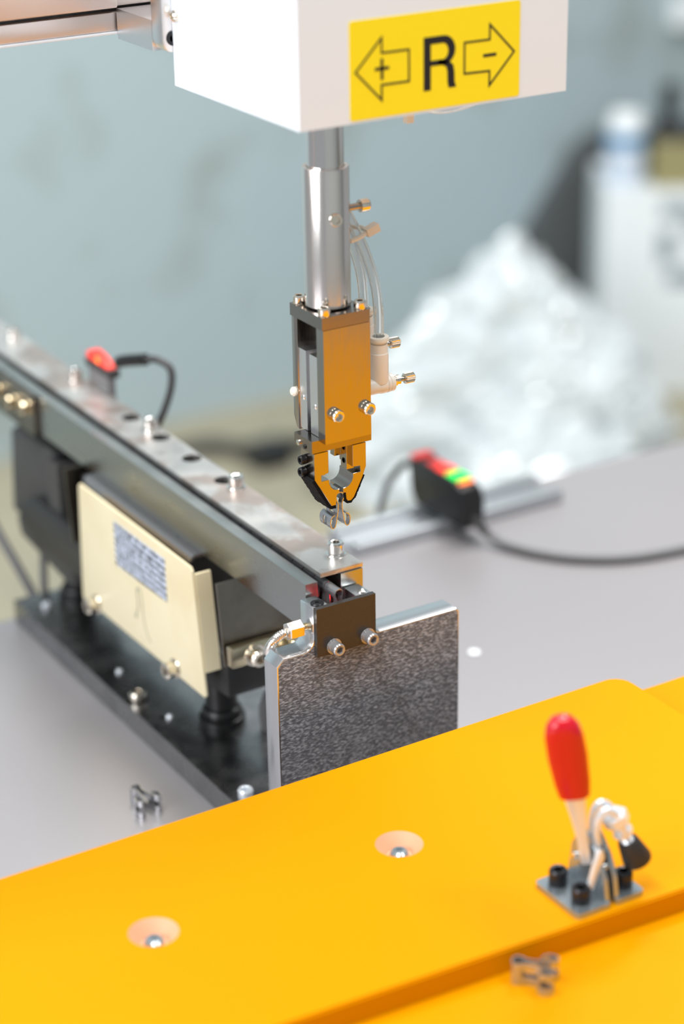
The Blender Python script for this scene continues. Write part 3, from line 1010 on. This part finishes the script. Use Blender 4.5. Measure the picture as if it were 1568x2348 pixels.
f1 = fitting(55.8, 5.0, 239.2, 219.8, 0, 217.2, True)
f2 = fitting(56.0, 16.5, 248.0, 232.0, 0, 229.4, True)
obj('air_tube', tube([(55.8, 5, 236.5), (55.8, 5, 248), (55.2, 6, 259), (52.6, 8, 271.5), (48.6, 10, 283), (43.5, 11.5, 294), (40.5, 17.5, 303), (40, 18.5, 318), (42, 14, 338.2)], 2.1, 16, 8, 0, 1.3), 'clear_tube', gr)
obj('air_tube', tube([(56.0, 16.5, 246.5), (55.7, 16.5, 253), (54.2, 15.5, 262), (50.6, 14.5, 273), (47, 14.5, 283), (43, 16.5, 294), (39, 20, 303), (37, 20.5, 318), (38, 17, 338.2)], 2.1, 16, 8, 0, 1.3), 'clear_tube', gr)
tie = obj('cable_tie', tube([(43.5, 6.0, 280.5), (49, 6.6, 281.5), (52.6, 9, 282.6), (52.4, 15, 283), (47, 18.4, 282.2), (42, 16, 281)], 1.0, 8, 6), 'white_plastic', gr)
hd = B(); add_box(hd, -3.0, 3.0, -1.9, 1.9, -1.7, 1.7); bev(hd, 0.5, 2)
bmesh.ops.rotate(hd, verts=hd.verts, cent=(0, 0, 0), matrix=Matrix.Rotation(math.radians(-18), 3, 'Y'))
bmesh.ops.translate(hd, verts=hd.verts, vec=(54.9, 8.2, 283.0))
obj('tie_head', hd, 'white_plastic', tie)

# ================================================================== RAIL SENSOR (red lamp, black cable)
rs = thing('rail_sensor', 'small sensor with glowing red top and bent black cable on the rail edge', 'sensor', (52, 282, 131))
obj('mount', box(51.65, 56, 268, 292, 122, 141.5, 0.8), 'dark_iron', rs)
obj('body', box(51.65, 58, 266, 296, 141.55, 146, 0.8), 'grey_cast', rs)
rl = prism([(268.5, 146), (294, 146), (294, 149.5), (289, 151.5), (280, 150.5), (269, 147)], 'X', 51.9, 57.6, (), 0.6)
rlo = obj('red_lens', rl, 'led_red', rs)
obj('lamp_core', lathe((51.85, 280, 148.4), (-1, 0, 0), [(2.0, 0), (1.8, 0.3), (0.05, 0.4)], 20), 'led_orange', rlo)
rcb = obj('plug', tube([(57, 264, 151), (58.5, 257, 153.5), (63, 244, 157)], 3.3, 16), 'black_plastic', rs)
obj('plug_collar', lathe((56.5, 265.5, 150.2), (0.15, -0.85, 0.3), [(2.6, 0), (2.8, 1), (2.6, 2.5)], 20), 'chrome', rcb)
obj('cable', tube([(63, 244, 157), (66, 236, 158.5), (69.5, 229, 155), (68.5, 227, 146), (64.5, 228, 134), (60, 231, 122), (57, 236, 108), (56, 246, 90), (56, 262, 78)], 2.0, 12), 'dark_cable', rs)

# ================================================================== LOOSE CABLES AT THE REAR LEFT
fc = tag(obj('feeder_cable', tube([(18, 420, 74), (14, 380, 58), (10, 345, 40), (12, 318, 22), (16, 303.5, 4), (17, 303, -10), (18, 306, -60), (40, 320, -200)], 2.6, 12), 'grey_cable'),
         'grey cable sagging past the rear corner of the feeder base', 'cable')
fc2 = tag(obj('feeder_cable', tube([(30, 318, 58.2), (28, 316, 40), (22, 306.5, 12), (22.5, 304, -8), (24, 309, -60), (50, 325, -200)], 2.2, 12), 'grey_cable'),
          'shorter grey cable hanging from the black rear body of the feeder', 'cable')

# ================================================================== DIN RAIL AND SENSOR AMPLIFIER
dr = thing('din_rail', 'short aluminium mounting rail screwed to the bench behind the rail end', 'rail', (278, 281, 0))
dp = [(265, 0.02), (267, 0.02), (271, 0.02), (291, 0.02), (297, 0.02), (297, 8), (291, 8), (291, 3), (271, 3), (271, 8), (265, 8)]
obj('profile', prism([(265, 0.02), (297, 0.02), (297, 7.6), (290, 7.6), (290, 3), (272, 3), (272, 7.6), (265, 7.6)], 'X', 203, 353.5, (), 0.4), 'din_steel', dr)
am = thing('sensor_amplifier', 'black fibre sensor amplifier with red and green lamps on the mounting rail', 'sensor', (272, 275, 7.6))
ab = prism([(246, 10), (249, 7.65), (300, 7.65), (305, 14), (307, 33), (303, 36), (262, 36), (250, 33), (246, 26)], 'X', 266.5, 280.5, (), 1.0, 2)
amb = obj('body', ab, 'black_plastic', am)
obj('lens', box(268.5, 278.5, 282, 291, 36.02, 36.9, 0.4), 'led_red_dim', amb)
obj('red_display', box(268.3, 278.7, 270.5, 281, 36.02, 37.0, 0.4), 'led_red', amb)
obj('green_display', box(268.3, 278.7, 258, 269.5, 36.02, 37.0, 0.4), 'led_green', amb)
obj('amber_lamp', box(268.8, 278.2, 254.5, 257, 34.8, 35.6, 0.3), 'led_orange', amb)
obj('red_tab', box(266.8, 280.2, 299, 306, 35.2, 37.4, 0.8), 'led_red_dim', amb)
obj('strain_relief', tube([(273, 247, 14), (275, 240, 10), (277, 236, 7)], lambda k: 3.2 - 0.07 * k, 14), 'black_plastic', amb)
obj('output_cable', tube([(277, 236.5, 7), (281, 226, 3.5), (291, 206, 2.7), (307, 187, 2.7), (331, 172, 2.7), (366, 164, 2.7), (420, 160, 2.7), (500, 170, 2.7)], 2.6, 14), 'grey_cable', amb)
obj('fibre_cable', tube([(271, 306.5, 26), (273, 318, 26), (272, 328, 18), (264, 331, 4), (258, 330, -20), (256, 330, -90)], 2.2, 12), 'grey_cable', amb)

# ================================================================== TOGGLE CLAMP
tc = thing('toggle_clamp', 'vertical toggle clamp with a red plastic grip on the orange fixture plate', 'clamp', (35, -170, 73.5))
base = B()
add_prism(base, rrect(20.5, 36.2, -184, -157, 1.8, 4), 'Z', 73.53, 75.6)
bev(base, 0.25, 1)
bs1 = obj('base_flange', base, 'screw_zinc', tc)
base = B()
add_prism(base, rrect(38.6, 51.5, -184, -157, 1.8, 4), 'Z', 73.53, 75.6)
bev(base, 0.25, 1)
obj('base_flange', base, 'screw_zinc', tc)
for sx in (34.3, 38.6):
    cheek = [(-182.5, 75.5), (-159, 75.5), (-161, 90), (-165, 97), (-171, 98.5), (-177, 92), (-181, 84)]
    obj('cheek', prism(cheek, 'X', sx, sx + 1.9, (), 0.2, 1), 'screw_zinc', tc)
for bx0, by0 in ((27, -163), (27, -177), (46.6, -177), (46.6, -163)):
    cap_screw(tc, (bx0, by0, 75.6), (0, 0, 1), 3.6, 6.4, 'black_oxide')
# lever and grip
top = Vector((17.4, -174.0, 155.0)); bot = Vector((33.0, -172.0, 88.0))
dirv = (top - bot).normalized()
side = Vector((0.80, -0.60, 0)).cross(dirv).normalized()
wid = dirv.cross(side).normalized()


def flat_loft(sections, seg=20, power=2.6):
    bm = B()
    rings = []
    for d, w, t in sections:
        c = bot + dirv * d
        ring = []
        for i in range(seg):
            a = 2 * math.pi * i / seg
            ca, sa = math.cos(a), math.sin(a)
            ring.append(bm.verts.new(c + wid * (w * math.copysign(abs(ca) ** (2 / power), ca)) + side * (t * math.copysign(abs(sa) ** (2 / power), sa))))
        rings.append(ring)
    for p, q in zip(rings, rings[1:]):
        for i in range(seg):
            bm.faces.new((p[i], p[(i + 1) % seg], q[(i + 1) % seg], q[i]))
    bm.faces.new(rings[0][::-1]); bm.faces.new(rings[-1])
    return bm


Lh = (top - bot).length
obj('lever', flat_loft([(0, 1.8, 1.6), (4, 2.2, 1.6), (12, 2.0, 1.6), (22, 2.8, 1.7), (34, 4.2, 1.7)], 16, 5), 'zinc', tc)
obj('grip', flat_loft([(Lh - 36.6, 5.2, 3.2), (Lh - 36, 5.8, 3.7), (Lh - 30, 6.6, 4.2), (Lh - 18, 7.3, 4.6), (Lh - 9, 7.0, 4.5), (Lh - 4.5, 5.9, 4.1), (Lh - 1.6, 4.0, 3.2), (Lh - 0.3, 2.0, 1.7), (Lh, 0.7, 0.6)], 32), 'red_grip', tc)
# links, arm, spindle
obj('link', prism([(29.5, 81), (31.5, 79.5), (36.5, 92), (35.6, 95.5), (33.6, 96)], 'Y', -178.5, -176.5, (), 0.3), 'zinc', tc)
armc = B()
ap = [Vector((36.5, -172.5, 96)), Vector((34.6, -174, 106)), Vector((37.2, -175, 111.5)), Vector((41.5, -176, 108.5)), Vector((44.5, -177, 101))]
for off in (-2.6, 2.6):
    add_tube(armc, [p + Vector((0.3 * off, off, 0)) for p in ap], 1.5, 10, 6)
obj('arm', armc, 'zinc', tc)
sd = Vector((0.42, -0.12, -0.90)).normalized()
p0 = Vector((42.0, -176.3, 106.5))
obj('spindle_nut', lathe(p0 - sd * 1.5, sd, [(4.4, 0), (5.0, 0.5), (5.0, 4.4), (4.3, 5.0)], 36, (0, 1, 2, 3)), 'zinc', tc)
th = [(2.3, 0)]
for k in range(12):
    th += [(2.5, 0.4 + k * 0.8), (2.15, 0.8 + k * 0.8)]
obj('spindle', lathe(p0 + sd * 3, sd, th, 20), 'zinc', tc)
obj('spindle_nut', lathe(p0 + sd * 6.5, sd, [(3.5, 0), (3.9, 0.4), (3.9, 2.4), (3.5, 2.8)], 36, (0, 1, 2, 3)), 'zinc', tc)
obj('rubber_tip', lathe(p0 + sd * 12.2, sd, [(3.6, 0), (4.0, 0.6), (5.6, 9.5), (5.4, 10.6), (4.4, 11.2)], 28), 'rubber', tc)
for py, pz, rr in ((-164, 86, 1.6), (-170, 93, 1.6), (-176, 86, 1.6)):
    obj('rivet', lathe((33.6, py, pz), (-1, 0, 0), [(rr, -7.5), (rr, 0), (rr * 0.8, 0.7), (0.05, 0.9)], 16), 'chrome', tc)

# ================================================================== WHITE DISC ON THE BENCH
tag(obj('plastic_disc', lathe((190.3, 126.4, 0.02), (0, 0, 1), [(2.9, 0), (3.2, 0.4), (3.0, 1.2), (0.05, 1.4)], 28), 'bottle_cap'), 'tiny white round disc lying on the bench right of the end plate', 'disc')

# ================================================================== BACKGROUND
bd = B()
add_prism(bd, [(1640, -750), (2330, -750), (2330, -390), (1935, -375), (1900, -400), (1740, -610)], 'Y', 2262, 2288)  # made-up panel: its dark colour stands in for the shadowy area on the wall
tag(obj('shade_panel', bd, 'shade_panel_grey'), 'added dark grey sloping-edged panel standing in for a shadow-like area on the wall behind the white carton', 'shade_panel')

ct = thing('carton', 'white cardboard carton standing behind the crumpled plastic bags', 'box', (1757, 2000, -750))
RD = Vector((0.853, -0.521, 0)); DD = Vector((0.521, 0.853, 0))


def turned(x0, x1, d0, d1, z0, z1, b=0.0, seg=2):
    """box set square to the carton, which stands turned towards the bench"""
    bm = box(x0, x1, d0, d1, z0, z1, b, seg)
    for v in bm.verts:
        v.co = Vector((1757, 2000, 0)) + RD * v.co.x + DD * v.co.y + Vector((0, 0, v.co.z))
    return bm


obj('body', turned(0, 340, 0, 190, -749.9, -392, 3), 'carton_white', ct)
for (x0, x1, z0, z1) in ((95, 150, -440, -412), (92, 122, -520, -462), (110, 165, -560, -530), (140, 175, -475, -425)):
    obj('printed_mark', turned(x0, x1, -0.8, -0.02, z0, z1), 'print_grey', ct)
c0 = Vector((1757, 2000, 0))
p = c0 + RD * 40 + DD * 60
bo = thing('water_bottle', 'plastic bottle with blue band and white cap on the carton', 'bottle', (p.x, p.y, -392))
obj('body', lathe((p.x, p.y, -391.9), (0, 0, 1), [(31, 0), (34, 6), (34, 60), (33, 64)], 32), 'bottle_body', bo)
obj('band', lathe((p.x, p.y, -327.8), (0, 0, 1), [(33.5, 0), (34, 2), (34, 20), (32, 22)], 32), 'bottle_band', bo)
obj('cap', lathe((p.x, p.y, -305.7), (0, 0, 1), [(31, 0), (30, 12), (26, 30), (15, 34)], 32), 'bottle_cap', bo)
p = c0 + RD * 118 + DD * 110
sb = thing('spray_bottle', 'black dispenser bottle with a narrow neck beside the water bottle', 'bottle', (p.x, p.y, -392))
obj('body', lathe((p.x, p.y, -391.9), (0, 0, 1), [(40, 0), (42, 5), (42, 62), (34, 80), (17, 92)], 32), 'black_plastic', sb)
obj('neck', lathe((p.x, p.y, -299.8), (0, 0, 1), [(17, 0), (15, 8), (15, 58), (11, 62)], 24), 'black_plastic', sb)
tag(obj('folded_cloth', turned(82, 240, 12, 60, -391.9, -325, 8, 3), 'olive_fabric'), 'olive folded cloth lying on the carton in front of the black bottle', 'cloth')


def bag(cx, cy, rx, ry, h, seedv, name, label):
    rnd = random.Random(seedv)
    bm = B()
    nu, nv = 72, 44
    import mathutils
    off = Vector((rnd.uniform(-50, 50), rnd.uniform(-50, 50), rnd.uniform(-50, 50)))
    rows = []
    for j in range(nv + 1):
        v = j / nv
        th_ = v * math.pi / 2
        row = []
        for i in range(nu):
            a = 2 * math.pi * i / nu
            d = Vector((math.cos(a) * math.cos(th_), math.sin(a) * math.cos(th_), math.sin(th_)))
            w = mathutils.noise.noise(d * 1.6 + off) * 0.28
            w += abs(mathutils.noise.noise(d * 4.5 + off)) * -0.30 + 0.1
            w += abs(mathutils.noise.noise(d * 11 + off)) * -0.16 + 0.05
            r = 1 + w
            rr_ = (1 - v) ** 0.85 * (0.55 + 0.45 * r) * r
            row.append(bm.verts.new((cx + math.cos(a) * rx * rr_, cy + math.sin(a) * ry * rr_, -749.5 + v * h * (0.5 + 0.5 * r))))
        rows.append(row)
    for j in range(nv):
        for i in range(nu):
            k = (i + 1) % nu
            bm.faces.new((rows[j][i], rows[j][k], rows[j + 1][k], rows[j + 1][i]))
    bm.faces.new(rows[0][::-1])
    bmesh.ops.remove_doubles(bm, verts=bm.verts, dist=0.5)
    o = obj(name, bm, 'bag_film', origin=(cx, cy, -750))
    for p in o.data.polygons:
        p.use_smooth = False
    return tag(o, label, 'bag')


bag(1455, 1830, 290, 200, 370, 3, 'plastic_bag', 'tall crumpled clear plastic bag heaped on the floor behind the bench')
bag(1850, 1570, 115, 105, 150, 14, 'plastic_bag', 'smaller pale plastic bag slumped in front of the white carton')
bc = tag(obj('power_lead', tube([(990, 2150, -744), (1060, 2120, -735), (1110, 2075, -740), (1170, 2060, -735), (1230, 2050, -744)], 13, 12), 'black_plastic'),
         'thick black cord lying on the floor behind the rail', 'cord')
tag(obj('black_pedal', box(1085, 1150, 2000, 2060, -749.9, -715, 6), 'black_plastic'), 'small black box on the floor beside the black cord', 'box')
tag(obj('wall_box', box(2125, 2190, 2262, 2289.5, -205, -150, 4), 'bottle_cap'), 'small white box on the wall at the top right corner', 'box')
